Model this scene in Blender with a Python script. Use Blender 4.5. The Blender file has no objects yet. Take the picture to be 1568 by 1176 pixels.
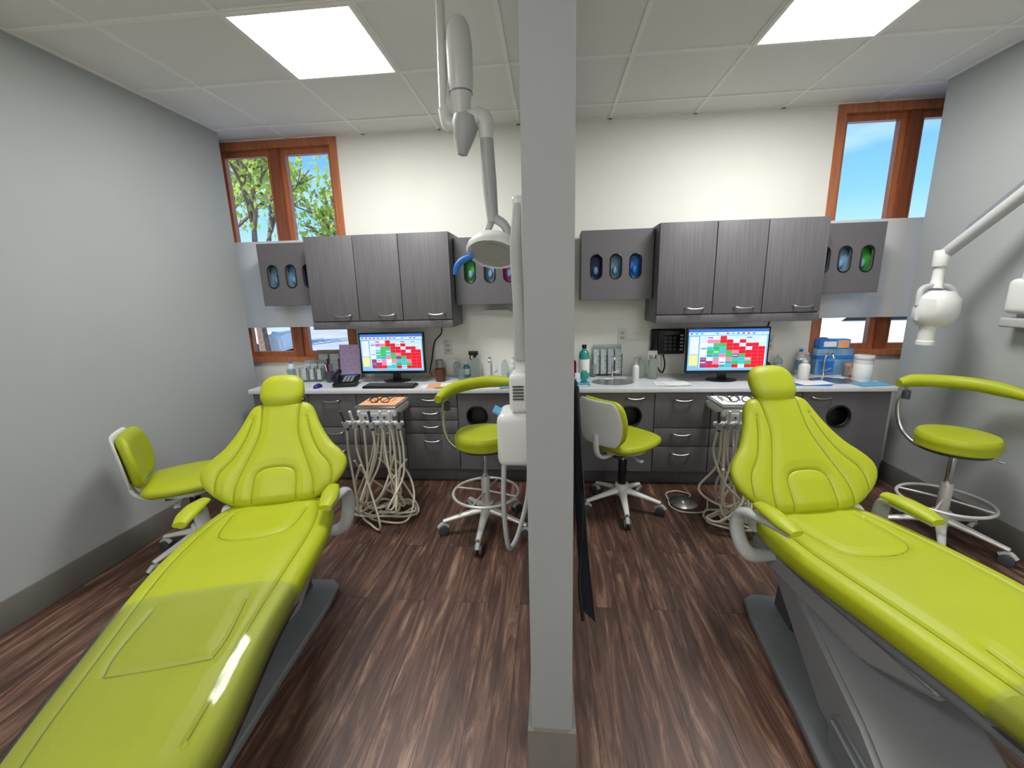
import bpy, bmesh, math, random
import numpy as np
from mathutils import Vector, Matrix, Euler
random.seed(7)
scene=bpy.context.scene
COL=scene.collection
try:
    scene.view_settings.view_transform='Standard'
except Exception: pass
pi=math.pi
# ---------------------------------------------------------------- materials
def srgb(r,g,b):
    f=lambda c:(c/255/12.92 if c/255<=.04045 else ((c/255+.055)/1.055)**2.4)
    return (f(r),f(g),f(b))
def mat(name,col,rough=.5,metal=0,var=.05,scale=(12,12,12),bump=0.,bscale=60,coat=0,emit=0,spec=.5,trans=0,alpha=1,ior=1.45):
    m=bpy.data.materials.new(name);m.use_nodes=True;nt=m.node_tree;N=nt.nodes;L=nt.links
    b=N['Principled BSDF'];tc=N.new('ShaderNodeTexCoord');mp=N.new('ShaderNodeMapping');mp.inputs['Scale'].default_value=scale
    L.new(tc.outputs['Object'],mp.inputs[0])
    nz=N.new('ShaderNodeTexNoise');nz.inputs['Scale'].default_value=1;nz.inputs['Detail'].default_value=4
    L.new(mp.outputs[0],nz.inputs['Vector'])
    rp=N.new('ShaderNodeValToRGB');rp.color_ramp.elements[0].position=.3;rp.color_ramp.elements[1].position=.7
    rp.color_ramp.elements[0].color=tuple(c*(1-var) for c in col)+(1,)
    rp.color_ramp.elements[1].color=tuple(min(1,c*(1+var)) for c in col)+(1,)
    L.new(nz.outputs['Fac'],rp.inputs[0]);L.new(rp.outputs[0],b.inputs['Base Color'])
    b.inputs['Roughness'].default_value=rough;b.inputs['Metallic'].default_value=metal
    b.inputs['Coat Weight'].default_value=coat;b.inputs['Specular IOR Level'].default_value=spec
    b.inputs['Transmission Weight'].default_value=trans;b.inputs['Alpha'].default_value=alpha;b.inputs['IOR'].default_value=ior
    if emit:
        L.new(rp.outputs[0],b.inputs['Emission Color']);b.inputs['Emission Strength'].default_value=emit
    if bump:
        n2=N.new('ShaderNodeTexNoise');n2.inputs['Scale'].default_value=bscale;n2.inputs['Detail'].default_value=3
        L.new(tc.outputs['Object'],n2.inputs['Vector'])
        bp=N.new('ShaderNodeBump');bp.inputs['Strength'].default_value=bump;bp.inputs['Distance'].default_value=.002
        L.new(n2.outputs['Fac'],bp.inputs['Height']);L.new(bp.outputs[0],b.inputs['Normal'])
    return m
M={}
M['wall']=mat('wall_paint',srgb(170,174,173),.75,var=.015,scale=(3,3,3),bump=.15,bscale=180)
M['wallshade']=mat('wall_paint_shaded',srgb(138,141,141),.75,var=.015,scale=(3,3,3),bump=.15,bscale=180)  # same wall paint as the sides, with camera-facing shade put into its colour
M['wallb']=mat('wall_paint_warm',srgb(243,242,234),.75,var=.015,scale=(3,3,3),bump=.15,bscale=180)
M['ceil']=mat('ceiling_tile',srgb(238,238,235),.9,var=.03,scale=(150,150,150),bump=.4,bscale=220)
M['grid']=mat('ceiling_grid_paint',srgb(246,246,243),.6,var=.01)
M['base']=mat('baseboard_vinyl',srgb(112,110,104),.5,var=.04)
M['cab']=mat('grey_laminate',srgb(103,101,104),.45,var=.19,scale=(260,260,5))
M['cabd']=mat('dark_interior',srgb(30,30,32),.7)
M['cabtoe']=mat('grey_toekick',srgb(100,98,102),.5,var=.1,scale=(200,200,5))
M['counter']=mat('counter_solid_surface',srgb(218,221,225),.3,var=.06,scale=(90,90,90))
M['metal']=mat('brushed_steel',srgb(200,200,198),.28,metal=1,var=.05)
M['chrome']=mat('chrome',srgb(225,225,228),.14,metal=1,var=.02)
M['alu']=mat('polished_aluminium',srgb(215,214,210),.35,metal=.35,var=.04)
M['white']=mat('white_plastic',srgb(222,223,220),.35,var=.02,coat=.2)
M['lgrey']=mat('light_grey_plastic',srgb(178,180,180),.4,var=.03)
M['grey']=mat('grey_enamel',srgb(118,121,125),.38,var=.03,coat=.1)
M['mgrey']=mat('mid_grey_plastic',srgb(140,142,144),.42,var=.03)
M['dgrey']=mat('dark_grey_plastic',srgb(70,72,76),.5,var=.05)
M['black']=mat('black_plastic',srgb(18,18,20),.35,var=.1)
M['lime']=mat('lime_vinyl',srgb(168,178,28),.47,var=.03,scale=(5,5,5),coat=.0,bump=.12,bscale=500)
M['limed']=mat('lime_thread',srgb(112,122,12),.6,var=.03)
M['wood']=mat('window_cedar',srgb(188,116,76),.45,var=.2,scale=(40,40,4),coat=.2)
M['wood2']=mat('window_cedar_dark',srgb(150,86,56),.45,var=.2,scale=(40,40,4),coat=.2)
M['cream']=mat('cream_tubing',srgb(218,212,192),.4,var=.03)
M['orange']=mat('orange_paper',srgb(238,170,125),.8)
M['paper']=mat('white_paper',srgb(235,236,236),.8)
M['print']=mat('printed_card',srgb(190,198,200),.8,var=.3,scale=(25,25,160))
M['blue']=mat('blue_paper',srgb(95,165,205),.8)
M['teal']=mat('teal_liquid_plastic',srgb(40,150,140),.2,coat=.5)
M['navy']=mat('navy_box',srgb(30,35,110),.5,var=.3)
M['sky']=mat('skyblue_box',srgb(40,120,215),.5,var=.3)
M['green']=mat('green_box',srgb(60,165,60),.5,var=.4)
M['pink']=mat('pink_box',srgb(225,60,140),.5,var=.3)
M['silverbox']=mat('pale_blue_box',srgb(120,160,190),.5,var=.3)
M['brown']=mat('brown_ceramic',srgb(90,55,35),.4)
M['red']=mat('red_label',srgb(190,40,35),.5)
M['apron']=mat('charcoal_apron_fabric',srgb(88,91,98),.8,var=.1,bump=.3)
M['navyf']=mat('dark_binding_fabric',srgb(25,26,34),.7)
M['clear']=mat('clear_plastic',srgb(225,235,235),.08,trans=.9,ior=1.2,var=0)
M['purple']=mat('lilac_card',srgb(205,180,220),.7,var=.2,scale=(60,60,60))
M['lens']=mat('lamp_lens',srgb(165,168,165),.15,coat=.6)
M['bark']=mat('bark',srgb(125,105,90),.9,var=.3)
M['asphalt']=mat('outside_paving',srgb(185,185,185),.9,var=.15,scale=(.5,.5,.5))
def leafmat():
    m=mat('leaves',srgb(165,190,90),.6,var=.45,scale=(1.5,1.5,1.5));nt=m.node_tree;b=nt.nodes['Principled BSDF'];o=nt.nodes['Material Output']
    t=nt.nodes.new('ShaderNodeBsdfTranslucent');t.inputs[0].default_value=(*srgb(205,218,95),1);mx=nt.nodes.new('ShaderNodeMixShader');mx.inputs[0].default_value=.5
    nt.links.new(b.outputs[0],mx.inputs[1]);nt.links.new(t.outputs[0],mx.inputs[2]);nt.links.new(mx.outputs[0],o.inputs[0]);return m
M['leaf']=leafmat()
def emat(name,col,s):
    m=bpy.data.materials.new(name);m.use_nodes=True;b=m.node_tree.nodes['Principled BSDF']
    b.inputs['Base Color'].default_value=(*[c*.3 for c in col],1);b.inputs['Emission Color'].default_value=(*col,1);b.inputs['Emission Strength'].default_value=s
    b.inputs['Roughness'].default_value=.3
    return m
M['panel']=emat('led_diffuser',(1,1,.99),5)
# floor
def floor_mat():
    m=bpy.data.materials.new('vinyl_plank_floor');m.use_nodes=True;nt=m.node_tree;N=nt.nodes;L=nt.links;b=N['Principled BSDF']
    tc=N.new('ShaderNodeTexCoord')
    mp=N.new('ShaderNodeMapping');mp.inputs['Rotation'].default_value=(0,0,pi/2);L.new(tc.outputs['Object'],mp.inputs[0])
    br=N.new('ShaderNodeTexBrick');br.inputs['Scale'].default_value=1;br.inputs['Brick Width'].default_value=1.2;br.inputs['Row Height'].default_value=.15
    br.inputs['Mortar Size'].default_value=.0012;br.inputs['Color1'].default_value=(.0,.0,.0,1);br.inputs['Color2'].default_value=(1,1,1,1);br.inputs['Mortar'].default_value=(.5,.5,.5,1)
    br.offset=.37
    L.new(mp.outputs[0],br.inputs['Vector'])
    add=N.new('ShaderNodeVectorMath');add.operation='MULTIPLY_ADD';add.inputs[1].default_value=(3,9,5)
    L.new(br.outputs['Color'],add.inputs[0]);L.new(tc.outputs['Object'],add.inputs[2])
    m2=N.new('ShaderNodeMapping');m2.inputs['Scale'].default_value=(24,2.2,1);L.new(add.outputs[0],m2.inputs[0])
    nz=N.new('ShaderNodeTexNoise');nz.inputs['Scale'].default_value=1;nz.inputs['Detail'].default_value=9;nz.inputs['Roughness'].default_value=.68;nz.inputs['Distortion'].default_value=1.1
    L.new(m2.outputs[0],nz.inputs['Vector'])
    rp=N.new('ShaderNodeValToRGB');e=rp.color_ramp.elements
    e[0].position=.36;e[0].color=(*srgb(62,42,35),1);e[1].position=.72;e[1].color=(*srgb(164,137,117),1)
    x=e.new(.50);x.color=(*srgb(90,64,53),1)
    x=e.new(.59);x.color=(*srgb(118,89,74),1)
    L.new(nz.outputs['Fac'],rp.inputs[0])
    hs=N.new('ShaderNodeHueSaturation');mr=N.new('ShaderNodeMapRange');mr.inputs['To Min'].default_value=.74;mr.inputs['To Max'].default_value=1.15
    L.new(br.outputs['Color'],mr.inputs['Value']);L.new(mr.outputs[0],hs.inputs['Value']);L.new(rp.outputs[0],hs.inputs['Color'])
    mx=N.new('ShaderNodeMix');mx.data_type='RGBA';mx.inputs['B'].default_value=(.012,.008,.007,1)
    L.new(br.outputs['Fac'],mx.inputs['Factor']);L.new(hs.outputs[0],mx.inputs['A']);L.new(mx.outputs['Result'],b.inputs['Base Color'])
    b.inputs['Roughness'].default_value=.45
    bp=N.new('ShaderNodeBump');bp.inputs['Strength'].default_value=.15;bp.inputs['Distance'].default_value=.002;L.new(nz.outputs['Fac'],bp.inputs['Height']);L.new(bp.outputs[0],b.inputs['Normal'])
    return m
M['floor']=floor_mat()
def frost():
    m=bpy.data.materials.new('frosted_acrylic');m.use_nodes=True;nt=m.node_tree;N=nt.nodes;L=nt.links;N.clear()
    o=N.new('ShaderNodeOutputMaterial');t=N.new('ShaderNodeBsdfTranslucent');d=N.new('ShaderNodeBsdfDiffuse');mx=N.new('ShaderNodeMixShader')
    nz=N.new('ShaderNodeTexNoise');nz.inputs['Scale'].default_value=3;rp=N.new('ShaderNodeValToRGB');rp.color_ramp.elements[0].color=(.90,.90,.88,1);rp.color_ramp.elements[1].color=(.96,.96,.94,1)
    L.new(nz.outputs['Fac'],rp.inputs[0]);L.new(rp.outputs[0],t.inputs[0]);L.new(rp.outputs[0],d.inputs[0])
    mx.inputs[0].default_value=.7;L.new(t.outputs[0],mx.inputs[1]);L.new(d.outputs[0],mx.inputs[2]);L.new(mx.outputs[0],o.inputs[0]);return m
M['frost']=frost()
def film(name,tint,gl,bst=.35,haze=0):
    m=bpy.data.materials.new(name);m.use_nodes=True;nt=m.node_tree;N=nt.nodes;L=nt.links;N.clear()
    o=N.new('ShaderNodeOutputMaterial');t=N.new('ShaderNodeBsdfTransparent');t.inputs[0].default_value=(*tint,1);g=N.new('ShaderNodeBsdfGlossy');g.inputs['Roughness'].default_value=.09
    mx=N.new('ShaderNodeMixShader');fr=N.new('ShaderNodeFresnel');fr.inputs[0].default_value=gl
    nz=N.new('ShaderNodeTexNoise');nz.inputs['Scale'].default_value=5;nz.inputs['Detail'].default_value=1;bp=N.new('ShaderNodeBump');bp.inputs['Strength'].default_value=bst;bp.inputs['Distance'].default_value=.01
    L.new(nz.outputs['Fac'],bp.inputs['Height']);L.new(bp.outputs[0],g.inputs['Normal'])
    src=t
    if haze:
        d=N.new('ShaderNodeBsdfDiffuse');d.inputs[0].default_value=(.8,.8,.7,1);m0=N.new('ShaderNodeMixShader');m0.inputs[0].default_value=haze;L.new(t.outputs[0],m0.inputs[1]);L.new(d.outputs[0],m0.inputs[2]);src=m0
    L.new(fr.outputs[0],mx.inputs[0]);L.new(src.outputs[0],mx.inputs[1]);L.new(g.outputs[0],mx.inputs[2]);L.new(mx.outputs[0],o.inputs[0]);return m
M['film']=film('clear_cover_film',(.95,.95,.93),1.38,.3,.03)
M['glass']=film('window_glass',(.97,.99,1),1.12,.0)
# ---------------------------------------------------------------- mesh helpers
def grp(name,loc=(0,0,0),rz=0):
    e=bpy.data.objects.new(name,None);COL.objects.link(e);e.location=loc;e.rotation_euler=(0,0,rz);e.empty_display_size=.1;return e
def fin(name,bm,mt,par=None,loc=(0,0,0),rot=(0,0,0),smooth=True,ang=38):
    bmesh.ops.recalc_face_normals(bm,faces=bm.faces)
    if smooth:
        for f in bm.faces: f.smooth=True
        for e in bm.edges:
            if len(e.link_faces)==2 and e.calc_face_angle(0)>math.radians(ang): e.smooth=False
    me=bpy.data.meshes.new(name);bm.to_mesh(me);bm.free()
    return obj(name,me,mt,par,loc,rot)
def obj(name,me,mt,par=None,loc=(0,0,0),rot=(0,0,0)):
    ob=bpy.data.objects.new(name,me);COL.objects.link(ob)
    for x in (mt if isinstance(mt,(list,tuple)) else [mt]): me.materials.append(x)
    ob.location=loc;ob.rotation_euler=rot
    if par: ob.parent=par
    return ob
def box(name,lo,hi,mt,par=None,bev=.003,rot=(0,0,0)):
    bm=bmesh.new();bmesh.ops.create_cube(bm,size=1)
    s=[hi[i]-lo[i] for i in range(3)];c=[(hi[i]+lo[i])/2 for i in range(3)]
    bmesh.ops.scale(bm,vec=s,verts=bm.verts)
    b=min(bev,min(s)*.45)
    if b>0: bmesh.ops.bevel(bm,geom=list(bm.edges),offset=b,segments=2 if b<.01 else 4,profile=.5,affect='EDGES')
    return fin(name,bm,mt,par,c,rot)
def boxes(name,lst,mt,par=None):
    bm=bmesh.new()
    for lo,hi in lst:
        r=bmesh.ops.create_cube(bm,size=1);v=r['verts']
        bmesh.ops.scale(bm,vec=[hi[i]-lo[i] for i in range(3)],verts=v);bmesh.ops.translate(bm,vec=[(hi[i]+lo[i])/2 for i in range(3)],verts=v)
    return fin(name,bm,mt,par,smooth=False)
def lathe(name,prof,mt,par=None,loc=(0,0,0),rot=(0,0,0),n=32,sc=(1,1,1)):
    bm=bmesh.new();rings=[]
    for r,z in prof:
        rings.append([bm.verts.new((max(r,1e-5)*math.cos(2*pi*i/n)*sc[0],max(r,1e-5)*math.sin(2*pi*i/n)*sc[1],z*sc[2])) for i in range(n)])
    for a,b in zip(rings,rings[1:]):
        for i in range(n): bm.faces.new((a[i],a[(i+1)%n],b[(i+1)%n],b[i]))
    bm.faces.new(rings[0]);bm.faces.new(rings[-1])
    return fin(name,bm,mt,par,loc,rot)
def cyl(name,c,r,h,mt,par=None,rot=(0,0,0),n=28,bev=None):
    b=min(r,h)*.12 if bev is None else bev
    return lathe(name,[(r-b,-h/2),(r-b*.3,-h/2+b*.3),(r,-h/2+b),(r,h/2-b),(r-b*.3,h/2-b*.3),(r-b,h/2)],mt,par,c,rot,n)
def cr(pts,k=8,closed=False):
    P=[Vector(p) for p in pts];out=[];n=len(P)
    if n<3: 
        return [P[0].lerp(P[1],i/k) for i in range(k+1)]
    rng=n if closed else n-1
    for i in range(rng):
        p0=P[(i-1)%n] if closed or i>0 else P[0]*2-P[1];p1=P[i];p2=P[(i+1)%n];p3=P[(i+2)%n] if closed or i+2<n else P[-1]*2-P[-2]
        for j in range(k):
            t=j/k;out.append(.5*((2*p1)+(-p0+p2)*t+(2*p0-5*p1+4*p2-p3)*t*t+(-p0+3*p1-3*p2+p3)*t**3))
    if not closed: out.append(P[-1])
    return out
def tube_bm(bm,pts,r,k=8,n=12,closed=False,flat=1.,smooth=True):
    P=cr(pts,k,closed) if smooth else [Vector(p) for p in pts]
    m=len(P);rl=r if isinstance(r,(list,tuple)) else None
    def rad(i):
        if rl is None: return r
        t=i/(m-1)*(len(rl)-1);a=int(min(t,len(rl)-2));return rl[a]+(rl[a+1]-rl[a])*(t-a)
    T=[]
    for i in range(m):
        a=P[(i-1)%m] if closed or i>0 else P[0];b=P[(i+1)%m] if closed or i<m-1 else P[-1];T.append((b-a).normalized())
    up=Vector((0,0,1)) if abs(T[0].z)<.9 else Vector((1,0,0))
    nrm=(up-T[0]*up.dot(T[0])).normalized();rings=[]
    for i in range(m):
        nrm=(nrm-T[i]*nrm.dot(T[i])).normalized();bn=T[i].cross(nrm)
        rings.append([bm.verts.new(P[i]+(nrm*math.cos(2*pi*j/n)*flat+bn*math.sin(2*pi*j/n))*rad(i)) for j in range(n)])
    prs=list(zip(rings,rings[1:]))+([(rings[-1],rings[0])] if closed else [])
    for a,b in prs:
        for j in range(n): bm.faces.new((a[j],a[(j+1)%n],b[(j+1)%n],b[j]))
    if not closed: bm.faces.new(rings[0]);bm.faces.new(rings[-1])
def tube(name,pts,r,mt,par=None,k=8,n=12,closed=False,flat=1.,smooth=True):
    bm=bmesh.new();tube_bm(bm,pts,r,k,n,closed,flat,smooth);return fin(name,bm,mt,par,ang=60)
def rr(cx,cy,w,h,r,n=8):
    out=[]
    for (sx,sy,a0) in [(1,1,0),(-1,1,90),(-1,-1,180),(1,-1,270)]:
        for i in range(n+1):
            a=math.radians(a0+90*i/n);out.append((cx+sx*(w/2-r)+r*math.cos(a),cy+sy*(h/2-r)+r*math.sin(a)))
    return out
def plate(name,outs,th,mt,par=None,loc=(0,0,0),rot=(0,0,0),bev=.0015):
    cu=bpy.data.curves.new(name,'CURVE');cu.dimensions='2D';cu.fill_mode='BOTH';cu.extrude=max(th/2-bev,1e-4);cu.bevel_depth=bev;cu.bevel_resolution=1;cu.offset=-bev
    for o in outs:
        sp=cu.splines.new('POLY');sp.points.add(len(o)-1)
        for p,q in zip(sp.points,o): p.co=(q[0],q[1],0,1)
        sp.use_cyclic_u=True
    t=bpy.data.objects.new('tmp',cu);COL.objects.link(t);bpy.context.view_layer.update()
    me=bpy.data.meshes.new_from_object(t.evaluated_get(bpy.context.evaluated_depsgraph_get()));bpy.data.objects.remove(t);me.name=name
    me.materials.clear()
    return obj(name,me,mt,par,loc,rot)
def sphere(name,c,r,mt,par=None,sc=(1,1,1),rot=(0,0,0)):
    bm=bmesh.new();bmesh.ops.create_uvsphere(bm,u_segments=32,v_segments=18,radius=r);bmesh.ops.scale(bm,vec=sc,verts=bm.verts);return fin(name,bm,mt,par,c,rot)
def interp(tab,x):
    n=len(tab)
    if x<=tab[0][0]: return tab[0][1]
    if x>=tab[-1][0]: return tab[-1][1]
    for i in range(n-1):
        if tab[i][0]<=x<=tab[i+1][0]:
            h=tab[i+1][0]-tab[i][0];t=(x-tab[i][0])/h
            m0=(tab[i+1][1]-tab[max(i-1,0)][1])/(tab[i+1][0]-tab[max(i-1,0)][0]) if i>0 else (tab[i+1][1]-tab[i][1])/h
            m1=(tab[min(i+2,n-1)][1]-tab[i][1])/(tab[min(i+2,n-1)][0]-tab[i][0]) if i<n-2 else (tab[i+1][1]-tab[i][1])/h
            return (2*t**3-3*t*t+1)*tab[i][1]+(t**3-2*t*t+t)*h*m0+(-2*t**3+3*t*t)*tab[i+1][1]+(t**3-t*t)*h*m1
def pdist(x,s,lines):
    d=9.
    for pl in lines:
        for a,b in zip(pl,pl[1:]):
            dx,dy=b[0]-a[0],b[1]-a[1];l=dx*dx+dy*dy;t=max(0,min(1,((x-a[0])*dx+(s-a[1])*dy)/l)) if l else 0
            q=math.hypot(x-a[0]-t*dx,s-a[1]-t*dy)
            if q<d:d=q
    return d
def pad(name,path,s0,s1,hw,th,mt,par,lines=(),ns=120,nu=60,nb=14,er=.05,p=3.,dip=0.,curl=None,inset=0.,cap1=True,cap0=True,gd=.005,gw=.006,flatb=1.,puff=.007,thread=None):
    """upholstered pad lofted along a path(s)->(y,z) in the local YZ plane; hw(s) half width, th(s) thickness, lines = sewn seams in (x,s)"""
    lines=[[(v.x,v.y) for v in cr([(a[0],a[1],0) for a in l],4)] for l in lines]
    bb=[(min(a[0] for a in l)-.05,max(a[0] for a in l)+.05,min(a[1] for a in l)-.05,max(a[1] for a in l)+.05) for l in lines]
    def frame(s):
        d0=abs(s-s0) if cap0 else 9;d1=abs(s1-s) if cap1 else 9;d=min(d0,d1)
        e=1. if d>=er else math.sqrt(max(0,1-(1-d/er)**2));e=max(e,.02)
        w=hw(s);w=max(.004,w-er*.6*(1-e))+inset;t=th(s)*e+inset*2
        y,z=path(s);y2,z2=path(s+1e-3);ty,tz=(y2-y)*1e3,(z2-z)*1e3;l=math.hypot(ty,tz);ty/=l;tz/=l
        ny,nz_=-tz,ty
        if nz_<0: ny,nz_=-ny,-nz_
        return e,w,t,y,z,ny,nz_
    def surf(fr,u,s,top):
        e,w,t,y,z,ny,nz_=fr
        a=max(0,1-abs(u)**p)**(1/p);x=u*w
        o=t/2*a*(1 if top else -flatb)
        if top:
            o-=dip*(1-u*u)*e
            if lines:
                sub=[l for l,q in zip(lines,bb) if q[0]<x<q[1] and q[2]<s<q[3]]
                g=pdist(x,s,sub) if sub else 9
                o-=gd*math.exp(-(g/gw)**2)*min(1,a*1.5)
                o+=puff*min(1,g/.04)*a*e
        if curl: o+=curl(x,s)
        return (x,y+ny*o,z+nz_*o)
    bm=bmesh.new();rings=[]
    for i in range(ns+1):
        q=i/ns
        q=.5-.5*math.cos(pi*q) if (cap0 and cap1) else q
        q=.35*q+.65*(i/ns)
        s=s0+(s1-s0)*q;fr=frame(s);ring=[]
        for j in range(nu+1):
            v=-1+2*j/nu;u=math.sin(v*pi/2)*.45+v*.55;ring.append(bm.verts.new(surf(fr,u,s,True)))
        for j in range(1,nb):
            v=1-2*j/nb;u=math.sin(v*pi/2);ring.append(bm.verts.new(surf(fr,u,s,False)))
        rings.append(ring)
    n=len(rings[0])
    for a,b in zip(rings,rings[1:]):
        for j in range(n): bm.faces.new((a[j],a[(j+1)%n],b[(j+1)%n],b[j]))
    if cap0: bm.faces.new(rings[0])
    if cap1: bm.faces.new(rings[-1])
    ob=fin(name,bm,mt,par,ang=75)
    if thread and lines:
        bm=bmesh.new()
        for l in lines:
            pts=[]
            for a,b in zip(l,l[1:]):
                m=max(1,int(math.hypot(b[0]-a[0],b[1]-a[1])/.012))
                for k in range(m):
                    x=a[0]+(b[0]-a[0])*k/m;s=a[1]+(b[1]-a[1])*k/m
                    if s<s0+.012 or s>s1-.012: continue
                    fr=frame(s)
                    if abs(x)>fr[1]*.97: continue
                    q=surf(fr,x/fr[1],s,True);pts.append((q[0],q[1]+fr[5]*.0006,q[2]+fr[6]*.0006))
            if len(pts)>3: tube_bm(bm,pts,.0017,n=6,smooth=False)
        fin(name+'_stitching',bm,thread,par)
    return ob
# ---------------------------------------------------------------- ROOM
WL,WR,D,H=-2.464,2.47,3.49,2.67
YB=-2.6
XE=3.5
def shell(name,lo,hi,mt): return box(name,lo,hi,mt,bev=0)
shell('floor',(-XE,YB,-.06),(XE,D+.16,0),M['floor'])
shell('ceiling',(-XE,YB,H),(XE,D+.16,H+.08),M['ceil'])
shell('wall_left',(WL-.12,YB,0),(WL,3.27,H),M['wall'])
shell('wall_right',(WR,YB,0),(WR+.12,3.19,H),M['wall'])
shell('wall_partition',(-.063,1.032,0),(.058,D,H),M['wallshade'])
shell('wall_rear',(-XE,YB-.1,0),(XE,YB,H),M['wallb'])
shell('wall_far_left',(-XE-.1,YB,0),(-XE,D+.15,H),M['wall'])
shell('wall_far_right',(XE,YB,0),(XE+.1,D+.15,H),M['wall'])
LW=(-2.73,-1.655);RW=(2.02,3.09);ZS=.90
boxes('wall_back',[((LW[1],D,0),(RW[0],D+.15,H)),((-XE,D,0),(LW[1],D+.15,ZS)),((RW[0],D,0),(XE,D+.15,ZS)),((-XE,D,ZS),(LW[0],D+.15,H)),((RW[1],D,ZS),(XE,D+.15,H))],M['wallb'])
bt,bh=.012,.15
box('baseboard_left',(WL,YB+.01,0),(WL+bt,3.27,bh),M['base'],bev=.004)
box('baseboard_right',(WR-bt,YB+.01,0),(WR,3.19,bh),M['base'],bev=.004)
boxes('baseboard_partition',[((-.063-bt,1.032-bt,0),(.058+bt,1.032,bh)),((-.063-bt,1.032,0),(-.063,2.98,bh)),((.058,1.032,0),(.058+bt,2.98,bh))],M['base'])
bars=[];w=.012;zt=H-.006
def grid(xs,x0,x1):
    for x in xs: bars.append(((x-w,YB,zt),(x+w,D,H+.002)))
    y=3.224
    while y>YB: bars.append(((x0,y-w,zt-.001),(x1,y+w,H+.002)));y-=.603
grid([-.226-.603*i for i in range(4)],WL,-.06)
grid([.446+.603*i for i in range(4)],.06,WR)
bars.append(((WL,YB,zt),(WL+.02,3.27,H)));bars.append(((WR-.02,YB,zt),(WR,3.19,H)));bars.append(((-XE,D-.02,zt),(XE,D,H)))
boxes('trim_1',bars,M['grid'])
def panel(x0,y0,pw):
    g=grp('ceiling_light_panel',(x0+.3,y0+.3,H))
    boxes('frame',[((-.30,-.30,-.012),(.30,-.28,-.002)),((-.30,.28,-.012),(.30,.30,-.002)),((-.30,-.28,-.012),(-.28,.28,-.002)),((.28,-.28,-.012),(.30,.28,-.002))],M['grid'],g)
    box('diffuser',(-.28,-.28,-.01),(.28,.28,-.004),M['panel'],g,bev=0)
    l=bpy.data.lights.new('panel_lamp','AREA');l.shape='SQUARE';l.size=.54;l.energy=pw;l.color=(1,.995,.98)
    o=bpy.data.objects.new('panel_lamp',l);COL.objects.link(o);o.parent=g;o.location=(0,0,-.02)
for (x,y,pw) in [(-1.432,2.018,30),(1.049,2.018,30),(-1.432,-.394,20),(1.049,-.394,20),(-1.432,-2.2,24),(1.049,-2.2,24)]: panel(x+.0015,y+.0015,pw)  # rows behind the camera are unseen panels, added as fill light
def window(name,x0,x1,mc,out=1):
    g=grp(name,(0,0,0));fy0,fy1=D-.012,D+.14
    zt,zb=H-.003,ZS
    cw=.055
    boxes('casing',[((x0,fy0,zb),(x0+cw,fy1,zt)),((x1-cw,fy0,zb),(x1,fy1,zt)),((x0+cw,fy0,zt-.06),(x1-cw,fy1,zt)),((x0+cw,fy0-.015,zb),(x1-cw,fy1,zb+.04))],M['wood'],g)
    boxes('mullion',[((mc-.035,D+.01,zb+.04),(mc+.035,fy1-.01,zt-.06))],M['wood2'],g)
    sl=[];s=.042;y0,y1=D+.04,D+.085
    for a,b in ((x0+cw,mc-.035),(mc+.035,x1-cw)):
        sl+=[((a,y0,zb+.04),(a+s,y1,zt-.06)),((b-s,y0,zb+.04),(b,y1,zt-.06)),((a+s,y0,zt-.06-s),(b-s,y1,zt-.06)),((a+s,y0,zb+.04),(b-s,y1,zb+.04+s))]
        box('glass',(a+s,D+.06,zb+.04+s),(b-s,D+.064,zt-.06-s),M['glass'],g,bev=0)
    boxes('sash',sl,M['wood'],g)
window('window_1',LW[0],LW[1],-2.19)
window('window_2',RW[0],RW[1],2.545)
box('frosted_privacy_panel',(-2.80,D-.03,1.20),(-1.82,D-.024,1.905),M['frost'],bev=0)
box('frosted_privacy_panel',(1.86,D-.03,1.19),(3.05,D-.024,1.895),M['frost'],bev=0)
# ---------------------------------------------------------------- CABINETS
def handle(par,x,y,z,w=.11):
    tube('handle',[(x-w/2,y,z),(x-w/2+.006,y-.02,z),(x-w*.25,y-.028,z-.006),(x,y-.03,z-.008),(x+w*.25,y-.028,z-.006),(x+w/2-.006,y-.02,z),(x+w/2,y,z)],.0062,M['metal'],par,k=4,n=8)
def upper(x0,x1,divs,sub):
    g=grp('upper_storage_cabinet',((x0+x1)/2,0,0));ox=(x0+x1)/2
    yf=3.11;z0,z1=1.20,1.88
    box('carcass',(x0-ox,yf+.02,z0),(x1-ox,D-.014,z1),M['cab'],g)
    xs=[x0]+divs+[x1]
    for a,b in zip(xs,xs[1:]):
        box('door',(a-ox+.0025,yf,z0+.062),(b-ox-.0025,yf+.019,z1),M['cab'],g)
        handle(g,(b-ox-.12) ,yf,z0+.105,.13)
    box('light_valance',(x0-ox,yf+.001,z0),(x1-ox,yf+.019,z0+.055),M['cab'],g)
upper(-1.81,-.72,[-1.435,-1.095],0)
upper(.75,1.845,[1.13,1.46],0)
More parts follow.
